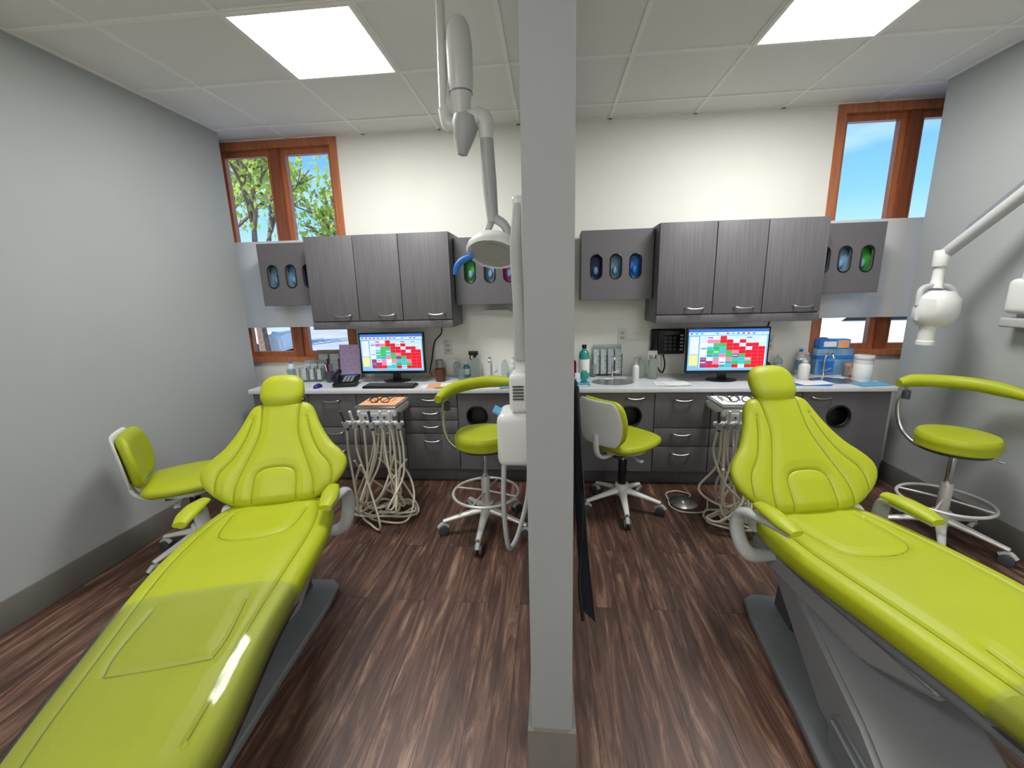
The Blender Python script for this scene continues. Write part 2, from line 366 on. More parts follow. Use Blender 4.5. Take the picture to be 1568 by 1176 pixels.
def glovebox(x0,x1,hx,cols,z0,z1):
    ox=(x0+x1)/2;g=grp('glove_dispenser_cabinet',(ox,0,0));yf=3.24;w=x1-x0
    zc=1.61-(z0+z1)/2
    outs=[rr(0,0,w,z1-z0,.003,2)]
    for x in hx: outs.append(rr(x-ox,zc,.072,.165,.0358,8))
    plate('front',outs,.018,M['cab'],g,(0,yf+.009,(z0+z1)/2),(pi/2,0,0))
    boxes('carcass',[((-w/2,yf+.018,z0),(-w/2+.016,D-.032,z1)),((w/2-.016,yf+.018,z0),(w/2,D-.032,z1)),((-w/2+.016,yf+.018,z0),(w/2-.016,D-.032,z0+.016)),((-w/2+.016,yf+.018,z1-.016),(w/2-.016,D-.032,z1)),((-w/2+.016,D-.045,z0+.016),(w/2-.016,D-.032,z1-.016))],M['cab'],g)
    for x,c in zip(hx,cols):
        bm=bmesh.new();pts=[(p[0],0,p[1]) for p in rr(x-ox,0,.080,.173,.0395,8)]
        tube_bm(bm,pts,.0045,closed=True,smooth=False,n=8);fin('rim',bm,M['black'],g,(0,yf-.001,1.61))
        box('glove_box',(x-ox-.06,yf+.05,1.48),(x-ox+.06,yf+.13,1.74),M[c],g)
        sphere('glove_tuft',(x-ox,yf+.045,1.585),.026,M['silverbox' if c!='sky' else 'sky'],g,(.8,.6,1.2))
glovebox(-2.27,-1.815,[-2.165,-2.015,-1.875],['silverbox','silverbox','navy'],1.385,1.86)
glovebox(-.715,-.19,[-.60,-.45,-.305],['green','silverbox','pink'],1.36,1.85)
glovebox(.23,.745,[.34,.48,.62],['navy','silverbox','sky'],1.37,1.865)
glovebox(1.85,2.285,[1.90,2.04,2.185],['navy','silverbox','green'],1.38,1.85)
def basecab(x0,x1,units,ctop,sink):
    ox=(x0+x1)/2;g=grp('base_cabinet_run',(ox,0,0));yf=3.0;zt=.725
    boxes('carcass',[((x0-ox,yf+.21,.11),(x1-ox,D-.002,.64)),((x0-ox,yf+.02,.11),(x0-ox+.018,D-.002,zt)),((x1-ox-.018,yf+.02,.11),(x1-ox,D-.002,zt)),((x0-ox+.018,yf+.02,.11),(x1-ox-.018,yf+.21,.128)),((x0-ox+.018,yf+.021,zt-.02),(x1-ox-.018,yf+.08,zt))],M['cab'],g)
    box('toe_kick',(x0-ox,3.067,0),(x1-ox,3.2,.11),M['cabtoe'],g)
    for a,b,kind in units:
        a-=ox;b-=ox;c=(a+b)/2;w=b-a-.005
        if kind[0]=='door':
            hxs=kind[1];zc=(zt+.115)/2;hh=zt-.115-.005
            outs=[rr(0,0,w,hh,.003,2)]
            if hxs is not None: outs.append([((hxs-ox-c)+.072*math.cos(t*2*pi/40),.545-zc+.072*math.sin(t*2*pi/40)) for t in range(40)])
            plate('door',outs,.019,M['cab'],g,(c,yf+.0095,zc),(pi/2,0,0))
            if hxs is not None:
                bm=bmesh.new();tube_bm(bm,[(.074*math.cos(t*2*pi/40),0,.074*math.sin(t*2*pi/40)) for t in range(40)],.008,closed=True,smooth=False,n=8);fin('waste_port_ring',bm,M['black'],g,(hxs-ox,yf-.002,.545))
                box('waste_bin',(hxs-ox-.11,yf+.06,.15),(hxs-ox+.11,yf+.2,.63),M['black'],g)
            handle(g,c+kind[2]*w*.3,yf,.685,.13)
        else:
            zs=kind[1]
            box('drawer_bay',(a+.01,yf+.03,.13),(b-.01,yf+.2,zt-.03),M['cabd'],g)
            for z0,z1 in zip(zs[1:],zs):
                box('drawer_front',(a+.0025,yf,z0+.0025),(b-.0025,yf+.019,z1-.0025),M['cab'],g);handle(g,c,yf,z1-.04 if z1-z0<.16 else z1-.05,.13)
    cx0,cx1=ctop;outs=[rr((cx0+cx1)/2-ox,0,cx1-cx0,D-2.972-.002,.006,3)]
    for sx in sink: outs.append([(sx-ox+.155*math.cos(t*2*pi/48),-.04+.115*math.sin(t*2*pi/48)) for t in range(48)])
    plate('countertop',outs,.034,M['counter'],g,(0,(D+2.972)/2,.743),(0,0,0),bev=.003)
    for sx in sink:
        lathe('sink_bowl',[(.153,-.001),(.16,.0),(.15,.001),(.142,-.02),(.12,-.07),(.05,-.09),(.001,-.09)],M['metal'],g,(sx-ox,(D+2.972)/2-.04,.7605),sc=(1,.75,1),n=40)
        q=grp('sink_faucet',(sx+.02,3.355,.761))
        tube('spout',[(0,0,.01),(0,0,.12),(0,-.02,.17),(0,-.07,.18),(0,-.10,.15)],.009,M['chrome'],q)
        cyl('faucet_base',(0,0,.007),.02,.014,M['chrome'],q)
        tube('faucet_lever',[(.01,0,.04),(.05,0,.06)],.006,M['chrome'],q)
    return g
D4=[.72,.615,.51,.405,.115];D3=[.72,.455,.315,.115]
basecab(-2.31,-.066,[(-2.31,-1.86,('door',None,1)),(-1.86,-1.48,('dr',D3)),(-1.48,-1.11,('dr',D3)),(-1.11,-.695,('dr',D4)),(-.695,-.066,('door',-.55,1))],(-2.325,-.066),[-.5])
basecab(.062,2.31,[(.062,.742,('door',.575,1)),(.742,1.135,('dr',D3)),(1.135,1.74,('dr',D3)),(1.74,2.31,('door',1.99,-1))],(.062,2.325),[.47,2.05])
# ---------------------------------------------------------------- DENTAL CHAIR
def chair(loc,rz,dz,bloc,brz,fs):
    g=grp('dental_chair',(loc[0],loc[1],0),rz)
    L=1.32
    def path(s):
        return (.12-s,interp([(0,.465),(.12,.465),(.35,.475),(.6,.487),(.9,.482),(1.15,.462),(L+.1,.44)],s)+dz)
    hw=lambda s:interp([(0,.20),(.1,.25),(.25,.278),(.45,.28),(.65,.265),(.9,.24),(1.15,.225),(1.28,.20),(L,.18)],s)
    th=lambda s:.125
    def sq(sx): return [(sx*(hw(s)-.062),s) for s in [x/10 for x in range(1,13)]]
    lines=[sq(1),sq(-1),
     [(-.155,.14),(-.145,.28),(-.12,.35),(-.05,.385),(.05,.385),(.12,.35),(.145,.28),(.155,.14)],
     [(-.13,.76),(-.135,.90),(-.125,.97),(-.10,.985),(.10,.985),(.125,.97),(.135,.90),(.13,.76)]]
    pad('seat_and_legrest',path,0,L,hw,th,M['lime'],g,lines,ns=240,nu=130,er=.06,p=3.0,dip=.012,thread=M['limed'])
    pad('leg_cover_film',path,fs,L,hw,th,M['film'],g,(),ns=60,nu=40,er=.065,p=3.0,dip=.0,inset=.009,cap0=False)
    pad('seat_shell',lambda s:(.12-s,interp([(0,.395),(.5,.40),(L,.375)],s)+dz),.04,1.0,lambda s:hw(s)-.06,lambda s:.06,M['grey'],g,ns=40,nu=20,er=.05,p=4)
    b=Vector((0,.60,.80));bl=.52
    o=Vector((0,.045,.505+dz))
    bpath=lambda s:(o.y+b.y*s,o.z+b.z*s)
    bhw=lambda s:interp([(0,.15),(.03,.21),(.08,.275),(.13,.312),(.18,.318),(.23,.290),(.28,.245),(.34,.207),(.40,.178),(.46,.155),(.50,.132),(bl,.10)],s)
    curl=lambda x,s:.35*max(0,abs(x)-.10)**1.6
    lb=[[(-.095,0),(-.092,.11),(-.08,.15),(-.04,.172),(.04,.172),(.08,.15),(.092,.11),(.095,0)]]
    for q in (-1,1):
        lb.append([(q*.17,0),(q*.165,.1),(q*.125,.22),(q*.09,.33),(q*.085,.42),(q*.09,.52)])
        lb.append([(q*.25,.03),(q*.245,.15),(q*.19,.23),(q*.15,.32),(q*.125,.42)])
    pad('backrest',bpath,0,bl,bhw,lambda s:.085,M['lime'],g,lb,ns=170,nu=130,er=.045,p=2.6,curl=curl,thread=M['limed'])
    pad('backrest_shell',lambda s:(bpath(s)[0]+.038,bpath(s)[1]-.02),.03,bl-.02,lambda s:bhw(s)-.03,lambda s:.05,M['lgrey'],g,(),ns=40,nu=24,er=.04,p=3,curl=curl)
    n=Vector((0,-.80,.60));hc=o+b*(bl+.05)+n*.03
    pad('headrest',lambda s:(hc.y+b.y*s,hc.z+b.z*s),-.09,.09,lambda s:.105*math.sqrt(max(.02,1-(s/.112)**2*.7)),lambda s:.085,M['lime'],g,(),ns=40,nu=40,er=.06,p=2.3)
    box('headrest_mount',(-.035,hc.y+.03,hc.z-.12),(.035,hc.y+.05,hc.z+.01),M['lgrey'],g,rot=(-.64,0,0))
    for q in (-1,1):
        tube('armrest_pad',[(q*.268,.01,.585+dz),(q*.272,-.06,.590+dz),(q*.274,-.13,.587+dz),(q*.27,-.19,.58+dz)],[.026,.037,.037,.026],M['lime'],g,flat=.5,n=20)
        tube('armrest_frame',[(q*.275,-.17,.562+dz),(q*.290,-.06,.557+dz),(q*.312,.04,.54+dz),(q*.315,.06,.46+dz),(q*.285,.02,.37+dz),(q*.18,.0,.36+dz)],[.014,.02,.028,.032,.032,.02],M['lgrey'],g,flat=.7,n=14)
        cyl('hinge',(q*.215,.08,.47+dz),.045,.035,M['white'],g,rot=(0,pi/2,0))
    c=math.cos(-rz);s_=math.sin(-rz);dx,dy=bloc[0]-loc[0],bloc[1]-loc[1]
    B=bpy.data.objects.new('chair_base',None);COL.objects.link(B);B.parent=g;B.location=(dx*c-dy*s_,dx*s_+dy*c,0);B.rotation_euler=(0,0,brz-rz)
    def wedge(name,pts,x,mt,par,bev=.015,tp=1.):
        bm=bmesh.new();A=[bm.verts.new((-x*(tp if k[1]<.2 else 1),k[0],k[1])) for k in pts];Bv=[bm.verts.new((x*(tp if k[1]<.2 else 1),k[0],k[1])) for k in pts];m=len(pts)
        bm.faces.new(A);bm.faces.new(Bv[::-1])
        for i in range(m): bm.faces.new((A[i],Bv[i],Bv[(i+1)%m],A[(i+1)%m]))
        bmesh.ops.recalc_face_normals(bm,faces=bm.faces)
        bmesh.ops.bevel(bm,geom=list(bm.edges),offset=bev,segments=3,affect='EDGES');return fin(name,bm,mt,par)
    wedge('upper_frame',[(.14,.30+dz),(.14,.385+dz),(-.60,.375+dz),(-.62,.35+dz),(-.4,.26+dz)],.19,M['mgrey'],g)
    wedge('lift_arm',[(.12,.26),(.12,.36),(-.55,.21),(-.86,.07),(-.86,.035),(-.35,.035)],.165,M['mgrey'],B)
    wedge('pump_housing',[(-.45,.03),(-.45,.14),(-.85,.13),(-1.0,.06),(-1.0,.03)],.185,M['grey'],B,tp=1.05)
    wedge('column_cover',[(.16,.035),(.13,.30),(-.08,.30),(-.02,.035)],.12,M['dgrey'],B)
    pl=[(-.19,.22),(.19,.22),(.235,.18),(.245,.05),(.24,-.4),(.245,-.7),(.21,-.95),(.12,-1.08),(-.12,-1.08),(-.21,-.95),(-.245,-.7),(-.24,-.4),(-.245,.05),(-.235,.18)]
    plate('floor_plate',[pl],.035,M['grey'],B,(0,0,.0176),bev=.008)
    return g
chair((-1.265,1.65),math.radians(17),0.,(-1.29,1.58),math.radians(3),.72)
chair((1.07,1.62),math.radians(10.5),.03,(1.10,1.58),math.radians(-6),.86)
# ---------------------------------------------------------------- STOOLS
def star(g,r=.27,mt='alu',rot=0,colr=.025,ztop=.45):
    for i in range(5):
        a=rot+2*pi*i/5;ca,sa=math.cos(a),math.sin(a)
        tube('leg',[(ca*.03,sa*.03,.135),(ca*r*.5,sa*r*.5,.115),(ca*r,sa*r,.085)],[.03,.022,.016],M[mt],g,flat=.7,n=10,k=4)
        cyl('caster_stem',(ca*r,sa*r,.075),.008,.04,M['chrome'],g,n=10)
        for q in(-1,1): cyl('caster_wheel',(ca*r-sa*.014*q,sa*r+ca*.014*q,.031),.031,.02,M['dgrey'],g,rot=(0,pi/2,a+pi/2),n=20)
        tube('caster_hood',[(ca*(r-.03),sa*(r-.03),.045),(ca*r,sa*r,.068),(ca*(r+.03),sa*(r+.03),.045)],.014,M['lgrey'],g,n=8,k=4)
    cyl('hub',(0,0,.145),.045,.08,M[mt],g);cyl('gas_lift_outer',(0,0,.25),.028,.2,M['black' if mt=='white' else 'alu'],g)
    cyl('gas_lift_rod',(0,0,(.3+ztop)/2),.016,ztop-.3+.02,M['chrome'],g)
def seatdisc(g,z,r=.17,t=.085):
    lathe('seat_cushion',[(.01,-t/2),(r*.9,-t/2),(r*.985,-t*.42),(r,-t*.25),(r*.985,-t*.1),(r*1.01,t*.05),(r*.99,t*.3),(r*.94,t*.46),(r*.8,t*.5),(r*.4,t*.47),(.01,t*.45)],M['lime'],g,(0,0,z),n=56)
    cyl('seat_pan',(0,0,z-t/2-.008),r*.85,.016,M['dgrey'],g,n=40)
def stool_arm(loc,rot,arc,sup,z=.6,ring=.25):
    g=grp('assistant_stool',(loc[0],loc[1],0))
    star(g,rot=rot,ztop=z-.06);seatdisc(g,z,.172)
    bm=bmesh.new();tube_bm(bm,[(.2*math.cos(t*2*pi/40),.2*math.sin(t*2*pi/40),ring) for t in range(40)],.009,closed=True,smooth=False,n=10);fin('foot_ring',bm,M['alu'],g)
    for i in range(4):
        a=rot+.4+2*pi*i/4;tube('ring_spoke',[(.025*math.cos(a),.025*math.sin(a),ring+.01),(.2*math.cos(a),.2*math.sin(a),ring)],.006,M['alu'],g,n=8)
    P=[(p[0]-loc[0],p[1]-loc[1],p[2]) for p in arc]
    tube('body_support_arm',P,[.022]+[.036]*(len(P)-1)+[.024],M['lime'],g,n=20,k=10)
    S=[(p[0]-loc[0],p[1]-loc[1],p[2]) for p in sup]
    tube('arm_bracket',S,.012,M['metal'],g);cyl('arm_bracket_knob',(S[0][0],S[0][1],S[0][2]-.06),.02,.05,M['dgrey'],g)
    box('lever_box',(-.05,-.06,z-.078),(.05,.06,z-.053),M['dgrey'],g)
    tube('height_lever',[(.03,-.03,z-.065),(.13,-.13,z-.075)],.006,M['metal'],g)
stool_arm((-.40,2.37),.9,[(-.63,2.24,.87),(-.60,2.38,.885),(-.52,2.50,.895),(-.38,2.575,.90),(-.22,2.56,.90)],[(-.61,2.36,.86),(-.64,2.37,.74),(-.62,2.36,.6),(-.54,2.36,.53),(-.42,2.37,.54)])
stool_arm((2.19,2.37),.3,[(2.03,2.60,.87),(2.12,2.60,.885),(2.26,2.52,.89),(2.34,2.40,.885),(2.37,2.22,.87)],[(2.08,2.60,.86),(2.06,2.62,.74),(2.07,2.58,.6),(2.10,2.48,.53),(2.17,2.40,.54)])
def stool_back(loc,face,z=.5,rot=0.):
    g=grp('operator_stool',(loc[0],loc[1],0),face)
    star(g,rot=rot,mt='white',ztop=z-.05,r=.25)
    pad('seat_cushion',lambda s:(s,z),-.2,.2,lambda s:.205*math.sqrt(max(.05,1-(s/.26)**2*.7)),lambda s:.08,M['lime'],g,(),ns=40,nu=40,er=.05,p=2.8)
    cyl('seat_pan',(0,0,z-.048),.15,.02,M['white'],g)
    box('mechanism',(-.06,-.12,z-.09),(.06,.08,z-.06),M['dgrey'],g)
    tube('back_stem',[(0,-.08,z-.07),(0,-.2,z-.07),(0,-.255,z-.02),(0,-.265,z+.1)],[.022,.022,.022,.02],M['white'],g,flat=.6)
    pad('back_cushion',lambda s:(-.225-.12*s,z+.17+s),-.145,.145,lambda s:.175*math.sqrt(max(.05,1-(s/.19)**2*.75)),lambda s:.07,M['lime'],g,(),ns=40,nu=40,er=.05,p=2.6,curl=lambda x,s:1.2*x*x)
    pad('back_shell',lambda s:(-.266-.12*s,z+.17+s),-.145,.145,lambda s:.172*math.sqrt(max(.05,1-(s/.19)**2*.75)),lambda s:.022,M['white'],g,(),ns=40,nu=30,er=.03,p=2.6,curl=lambda x,s:1.2*x*x)
    for q in (-1,1):
        tube('lever',[(q*.05,-.02,z-.075),(q*.17,-.05,z-.085)],.007,M['lgrey'],g);box('lever_tip',(q*.17-.02,-.065,z-.09),(q*.17+.02,-.035,z-.078),M['lgrey'],g)
stool_back((-2.03,2.05),math.radians(-55),.47,.3)
stool_back((.47,2.66),math.radians(-48),.49,.5)
# ---------------------------------------------------------------- DELIVERY UNITS
def delivery(x,y,sd,pap):
    g=grp('dental_delivery_unit',(x,y,0));random.seed(sd)
    box('support_arm',(-.03,.08,.62),(.03,.447,.665),M['lgrey'],g,bev=.01)
    cyl('pivot',(0,.1,.68),.045,.09,M['lgrey'],g)
    box('instrument_head',(-.13,-.10,.70),(.13,.15,.755),M['white'],g,bev=.018)
    box('front_panel',(-.11,-.115,.675),(.11,-.085,.735),M['lgrey'],g,bev=.01)
    for i in range(4): cyl('touch_button',(-.06+.04*i,-.116,.705),.008,.006,M['sky' if i==1 else 'dgrey'],g,rot=(pi/2,0,0),n=14)
    box('tray',(-.135,-.11,.762),(.135,.15,.772),M['metal'],g,bev=.004)
    box('tray_paper',(-.12,-.07,.7725),(.12,.13,.775),M[pap],g,bev=0)
    for q in (-1,1):
        tube('glasses_rim',[(q*.035+.028*math.cos(t*pi/4),-.02+.003*math.sin(t),.795+.018*math.sin(t*pi/4)) for t in range(8)],.003,M['black'],g,closed=True,n=6,k=3)
        tube('glasses_temple',[(q*.064,-.02,.797),(q*.066,.05,.795),(q*.06,.11,.782)],.003,M['black'],g,n=6)
    for i in range(3): tube('tray_instrument',[(-.09+.05*i,.0,.781),(-.08+.055*i,.12,.781)],.003,M['dgrey' if i%2 else 'metal'],g,n=8)
    box('holder_bar',(-.19,-.15,.665),(.19,-.125,.69),M['white'],g,bev=.008)
    for q in (-.1,.1): box('bar_strut',(q-.01,-.13,.67),(q+.01,-.09,.69),M['lgrey'],g)
    xs=[-.17,-.115,-.06,-.005,.06,.115,.17]
    for i,hx in enumerate(xs):
        fan=hx*.9
        lathe('holder_cup',[(.012,-.02),(.017,-.02),(.019,.02),(.013,.02)],M['lgrey'],g,(hx,-.165,.675),rot=(.2,fan,0),n=16)
        lathe('handpiece',[(.004,-.055),(.009,-.05),(.010,0),(.008,.03),(.007,.06),(.010,.075),(.008,.085)],M['white' if i%3 else 'dgrey'],g,(hx,-.167,.685),rot=(.25,fan,0),n=14)
        bx=hx*.8+random.uniform(-.07,.07);by=-.1+random.uniform(-.12,.06)
        hz=random.uniform(.05,.2)
        l=random.uniform(-.16,.16)
        tube('instrument_tubing',[(hx,-.155,.64),(hx*1.05,-.15,.5),(hx+l*.4,-.17,.33),(bx+l,by-.06,hz),(bx+l*.2,by,hz-.03),(bx-l*.6,by+.06,hz+.05),(hx*.6,-.02,.38),(hx*.4,.04,.6),(hx*.35,.05,.70)],.0072,M['cream'],g,k=10,n=8)
    for i in range(6):
        cx=random.uniform(-.1,.08);rr_=random.uniform(.08,.16);cy=random.uniform(-.14,-.02);zz=.012+.012*i
        tube('floor_tubing',[(cx+rr_*1.1*math.cos(t*.9+i)+.02*math.sin(t*2.3+i),cy+rr_*.8*math.sin(t*.9+i),zz+.02*abs(math.sin(t+i))+(.0 if t<6 else (t-6)*.12)) for t in range(10)],.0072,M['cream'],g,k=8,n=8)
delivery(-1.09,2.55,3,'orange')
delivery(1.12,2.55,5,'paper')
g=grp('foot_control_pedal',(.90,2.74,0))
lathe('disc',[(.095,0),(.095,.012),(.08,.022),(.045,.028),(.04,.04),(.001,.043)],M['metal'],g,n=40)
tube('cord',[(.06,.07,.015),(.08,.12,.01),(.0,.17,.008),(-.08,.13,.008),(-.09,.03,.008),(-.10,-.06,.008),(-.04,-.13,.008),(.1,-.12,.01),(.16,.0,.03)],.005,M['cream'],g)
# ---------------------------------------------------------------- OPERATING LIGHT
g=grp('dental_operating_light',(0,0,0))
cyl('ceiling_flange',(-.42,1.9,H-.025),.07,.045,M['white'],g)
tube('ceiling_post',[(-.42,1.9,H-.03),(-.425,1.9,2.4),(-.43,1.9,2.17)],.018,M['white'],g)
tube('post_foot',[(-.43,1.9,2.19),(-.41,1.9,2.13),(-.36,1.9,2.12)],[.024,.03,.03],M['white'],g)
lathe('counterbalance_arm',[(.012,0),(.03,.0),(.038,.03),(.04,.11),(.046,.13),(.052,.16),(.053,.30),(.046,.36),(.03,.39),(.005,.40)],M['white'],g,(-.355,1.9,2.11))
for zz in (2.24,2.262): 
    cyl('arm_band',(-.355,1.9,zz),.048,.006,M['mgrey'],g)
lathe('knuckle',[(.005,-.085),(.02,-.08),(.042,-.02),(.055,.03),(.05,.06),(.02,.075)],M['lgrey'],g,(-.345,1.88,2.085),rot=(0,.15,0))
tube('elbow',[(-.34,1.89,2.125),(-.29,1.89,2.14),(-.26,1.89,2.125),(-.254,1.89,2.06)],[.036,.042,.037,.027],M['white'],g)
tube('drop_arm',[(-.255,1.89,2.08),(-.250,1.89,1.9),(-.24,1.89,1.74)],[.027,.031,.024],M['lgrey'],g)
tube('yoke',[(-.24,1.89,1.76),(-.195,1.88,1.73),(-.175,1.87,1.69),(-.18,1.86,1.64)],.019,M['lgrey'],g)
tube('yoke_arm',[(-.24,1.89,1.76),(-.265,1.89,1.71),(-.295,1.87,1.66)],.016,M['lgrey'],g)
RL=(-.62,.12,0);LC=(-.235,1.86,1.63)
lathe('lamp_head',[(.002,.06),(.05,.055),(.085,.035),(.108,0),(.112,-.02),(.104,-.035),(.097,-.03),(.05,-.022),(.002,-.02)],M['white'],g,LC,rot=RL,sc=(1.05,.85,1),n=44)
lathe('lamp_lens',[(.002,-.026),(.05,-.028),(.088,-.033),(.09,-.030)],M['lens'],g,LC,rot=RL,sc=(1.05,.85,1),n=44)
tube('lamp_handle',[(-.325,1.84,1.60),(-.365,1.83,1.585),(-.39,1.82,1.56),(-.40,1.82,1.525)],[.01,.014,.013,.01],M['sky'],g)
g=grp('assistant_delivery_unit',(0,0,0))
box('mounting_plate',(-.085,1.52,.8),(-.064,1.68,1.75),M['white'],g,bev=.006)
box('column',(-.135,1.565,1.1),(-.084,1.625,1.78),M['white'],g,bev=.02)
tube('column_arm',[(-.11,1.58,1.75),(-.12,1.57,1.6),(-.115,1.56,1.4),(-.11,1.57,1.2)],[.018,.022,.02,.026],M['lgrey'],g)
box('control_head',(-.155,1.52,1.0),(-.066,1.66,1.15),M['white'],g,bev=.02)
box('vacuum_canister',(-.205,1.5,.79),(-.066,1.68,1.0),M['white'],g,bev=.03)
for i in range(5): box('vent_slot',(-.14,1.514,1.055+.012*i),(-.10,1.521,1.06+.012*i),M['dgrey'],g,bev=0)
box('cover_paper',(-.225,1.54,.99),(-.18,1.62,.998),M['blue'],g,bev=0,rot=(0,.5,0))
tube('suction_hose',[(-.18,1.51,.80),(-.185,1.50,.65),(-.18,1.51,.5),(-.17,1.54,.42),(-.14,1.6,.45),(-.10,1.66,.6),(-.09,1.66,.8)],.010,M['lgrey'],g)
g=grp('lead_apron',(0,0,0))
box('hook_rail',(.0585,1.36,1.10),(.075,1.66,1.14),M['metal'],g)
bm=bmesh.new();V=[]
ny,nz=24,30
for i in range(ny+1):
    col=[]
    for j in range(nz+1):
        u=i/ny;v=j/nz;z=1.12-.86*v;wd=.10+.10*min(1,v*3)+.03*math.sin(v*6)
        y=1.51+(u-.5)*2*wd*.9;x=.094+.016*math.sin(u*14+v*2)*(.3+v)+.045*v*v
        col.append(bm.verts.new((x,y,z)))
    V.append(col)
for i in range(ny):
    for j in range(nz): bm.faces.new((V[i][j],V[i+1][j],V[i+1][j+1],V[i][j+1]))
r=bmesh.ops.solidify(bm,geom=list(bm.faces),thickness=.012)
fin('apron_body',bm,M['apron'],g)
tube('binding',[(.09,1.41,1.12),(.10,1.34,.9),(.105,1.32,.7),(.105,1.36,.55),(.10,1.35,.40),(.112,1.335,.27)],.006,M['navyf'],g)
# ---------------------------------------------------------------- X-RAY
g=grp('dental_xray_unit',(0,0,0))
box('bracket',(2.43,1.95,2.12),(2.468,2.1,2.4),M['lgrey'],g,bev=.008)
tube('scissor_arm',[(2.42,2.03,2.23),(2.32,2.37,1.90),(2.21,2.68,1.59)],[.045,.04,.036],M['lgrey'],g,k=4,flat=.8)
tube('arm_cover',[(2.42,2.03,2.275),(2.32,2.37,1.945),(2.24,2.60,1.715)],[.024,.022,.016],M['grey'],g,k=4)
cyl('elbow_joint',(2.20,2.68,1.57),.036,.09,M['white'],g)
tube('yoke',[(2.20,2.68,1.54),(2.20,2.68,1.45),(2.19,2.67,1.40)],[.024,.028,.034],M['white'],g)
lathe('tube_head',[(.002,.11),(.05,.105),(.088,.07),(.1,.0),(.095,-.055),(.065,-.09),(.04,-.095),(.002,-.095)],M['white'],g,(2.19,2.64,1.285),rot=(.15,0,.2),sc=(1.15,.9,1))
lathe('aiming_cone',[(.002,0),(.038,0),(.038,-.09),(.042,-.095),(.042,-.115),(.002,-.115)],M['white'],g,(2.155,2.63,1.205))
tube('yoke_ring',[(2.09,2.64,1.31),(2.11,2.66,1.40),(2.19,2.67,1.42),(2.27,2.66,1.40),(2.30,2.64,1.31)],.016,M['lgrey'],g)
g=grp('handheld_xray_holder',(0,0,0))
box('body',(2.36,2.33,1.27),(2.468,2.47,1.45),M['white'],g,bev=.03)
box('base',(2.38,2.31,1.20),(2.468,2.49,1.25),M['lgrey'],g,bev=.01)
box('neck',(2.41,2.36,1.24),(2.468,2.44,1.29),M['lgrey'],g,bev=.008)
tube('nozzle',[(2.40,2.40,1.44),(2.38,2.38,1.53)],[.03,.022],M['white'],g)
# ---------------------------------------------------------------- MONITORS
cols={}
for n,c in dict(r=(225,25,50),g=(60,190,90),t=(70,190,200),p=(240,130,170),w=(235,240,245),b=(60,120,220),k=(200,225,240),y=(240,225,150),m=(150,60,120),h=(120,190,235)).items():
    cols[n]=emat('screen_'+n,srgb(*c),1.0)
def monitor(x,y,w,h,zb,sd):
    g=grp('computer_monitor',(x,y,.7605));random.seed(sd)
    lathe('stand_foot',[(.1,0),(.1,.006),(.03,.012),(.001,.012)],M['black'],g,(0,.06,0),sc=(1.1,.8,1))
    box('stand_neck',(-.03,.045,.008),(.03,.065,zb+h*.6-.76),M['black'],g)
    z0=zb-.76
    box('bezel',(-w/2,-.012,z0),(w/2,.02,z0+h),M['black'],g,bev=.004)
    sw,sh=w-.024,h-.034;X0=-sw/2;Z0=z0+.022
    keys=list(cols);bm=bmesh.new()
    def q(u0,u1,v0,v1,k,l):
        yy=-.0125-.0002*l
        f=bm.faces.new([bm.verts.new((X0+sw*a,yy,Z0+sh*b)) for a,b in((u0,v0),(u1,v0),(u1,v1),(u0,v1))]);f.material_index=keys.index(k)
    q(0,1,0,1,'h',0);q(0,1,.93,1,'b',1);q(.0,1,.86,.93,'k',1);q(.02,.13,.4,.82,'w',1);q(.02,.13,.12,.38,'y',1);q(.15,.98,.06,.84,'w',1)
    # schedule columns: mixed appointments, red "closed" block at right
    plan=['kkwkwkmmm','kpktgtwmr','wpgggtppr','rrgttpwkt','krrrggptt','kwrrpmtgr','krkrrgttk','kkrkrrpgr','kkrrrrrrr','kkkrrrrrr']
    for j,colm in enumerate(plan):
        u0=.16+.081*j;hh=.77/9
        for i,k in enumerate(colm):
            v=.835-hh*i;q(u0,u0+.0805,v-hh+.001,v,k,2)
            if random.random()<.45 and k!='r': q(u0+.006,u0+.07,v-hh*.6,v-hh*.35,random.choice('wbkmt'),3)
    for i in range(9): q(.02,.12,.42+.04*i,.425+.04*i,'b',2)
    for i in range(14): q(.02+.065*i,.05+.065*i,.88,.91,random.choice('bwgmrt'),2)
    fin('screen_schedule',bm,[cols[k] for k in keys],g,smooth=False)
monitor(-1.245,3.22,.525,.325,.835,1)
monitor(1.275,3.17,.575,.335,.825,2)
# ---------------------------------------------------------------- COUNTER ITEMS
ZC=.761
def bottle(name,x,y,r,h,mt,cap='white',label=None,neck=.35,pump=False):
    g=grp(name,(x,y,ZC))
    lathe('body',[(r*.9,0),(r,.006),(r,h*.68),(r*.85,h*.78),(r*neck,h*.86),(r*neck,h*.9)],M[mt],g,n=24)
    cyl('cap',(0,0,h*.94),r*neck*1.25,h*.1,M[cap],g)
    if label: cyl('label',(0,0,h*.38),r*1.01,h*.4,M[label],g,bev=.0005)
    if pump:
        tube('nozzle',[(0,0,h*.98),(0,0,h*1.06),(-.035,-.01,h*1.07),(-.05,-.015,h*1.04)],.006,M[cap],g);
    return g
def spray(x,y,mt,trig):
    g=bottle('spray_bottle',x,y,.036,.19,mt,trig,None,.3)
    box('trigger_head',(-.05,-.014,.185),(.028,.014,.22),M[trig],g,bev=.006);tube('trigger',[(-.03,0,.19),(-.04,0,.165),(-.03,0,.145)],.005,M[trig],g)
def cup(name,x,y,r,h,mt):
    g=grp(name,(x,y,ZC));lathe('side',[(.002,0),(r*.85,0),(r,h),(r*.92,h),(r*.8,.006),(.002,.006)],M[mt],g,n=24);return g
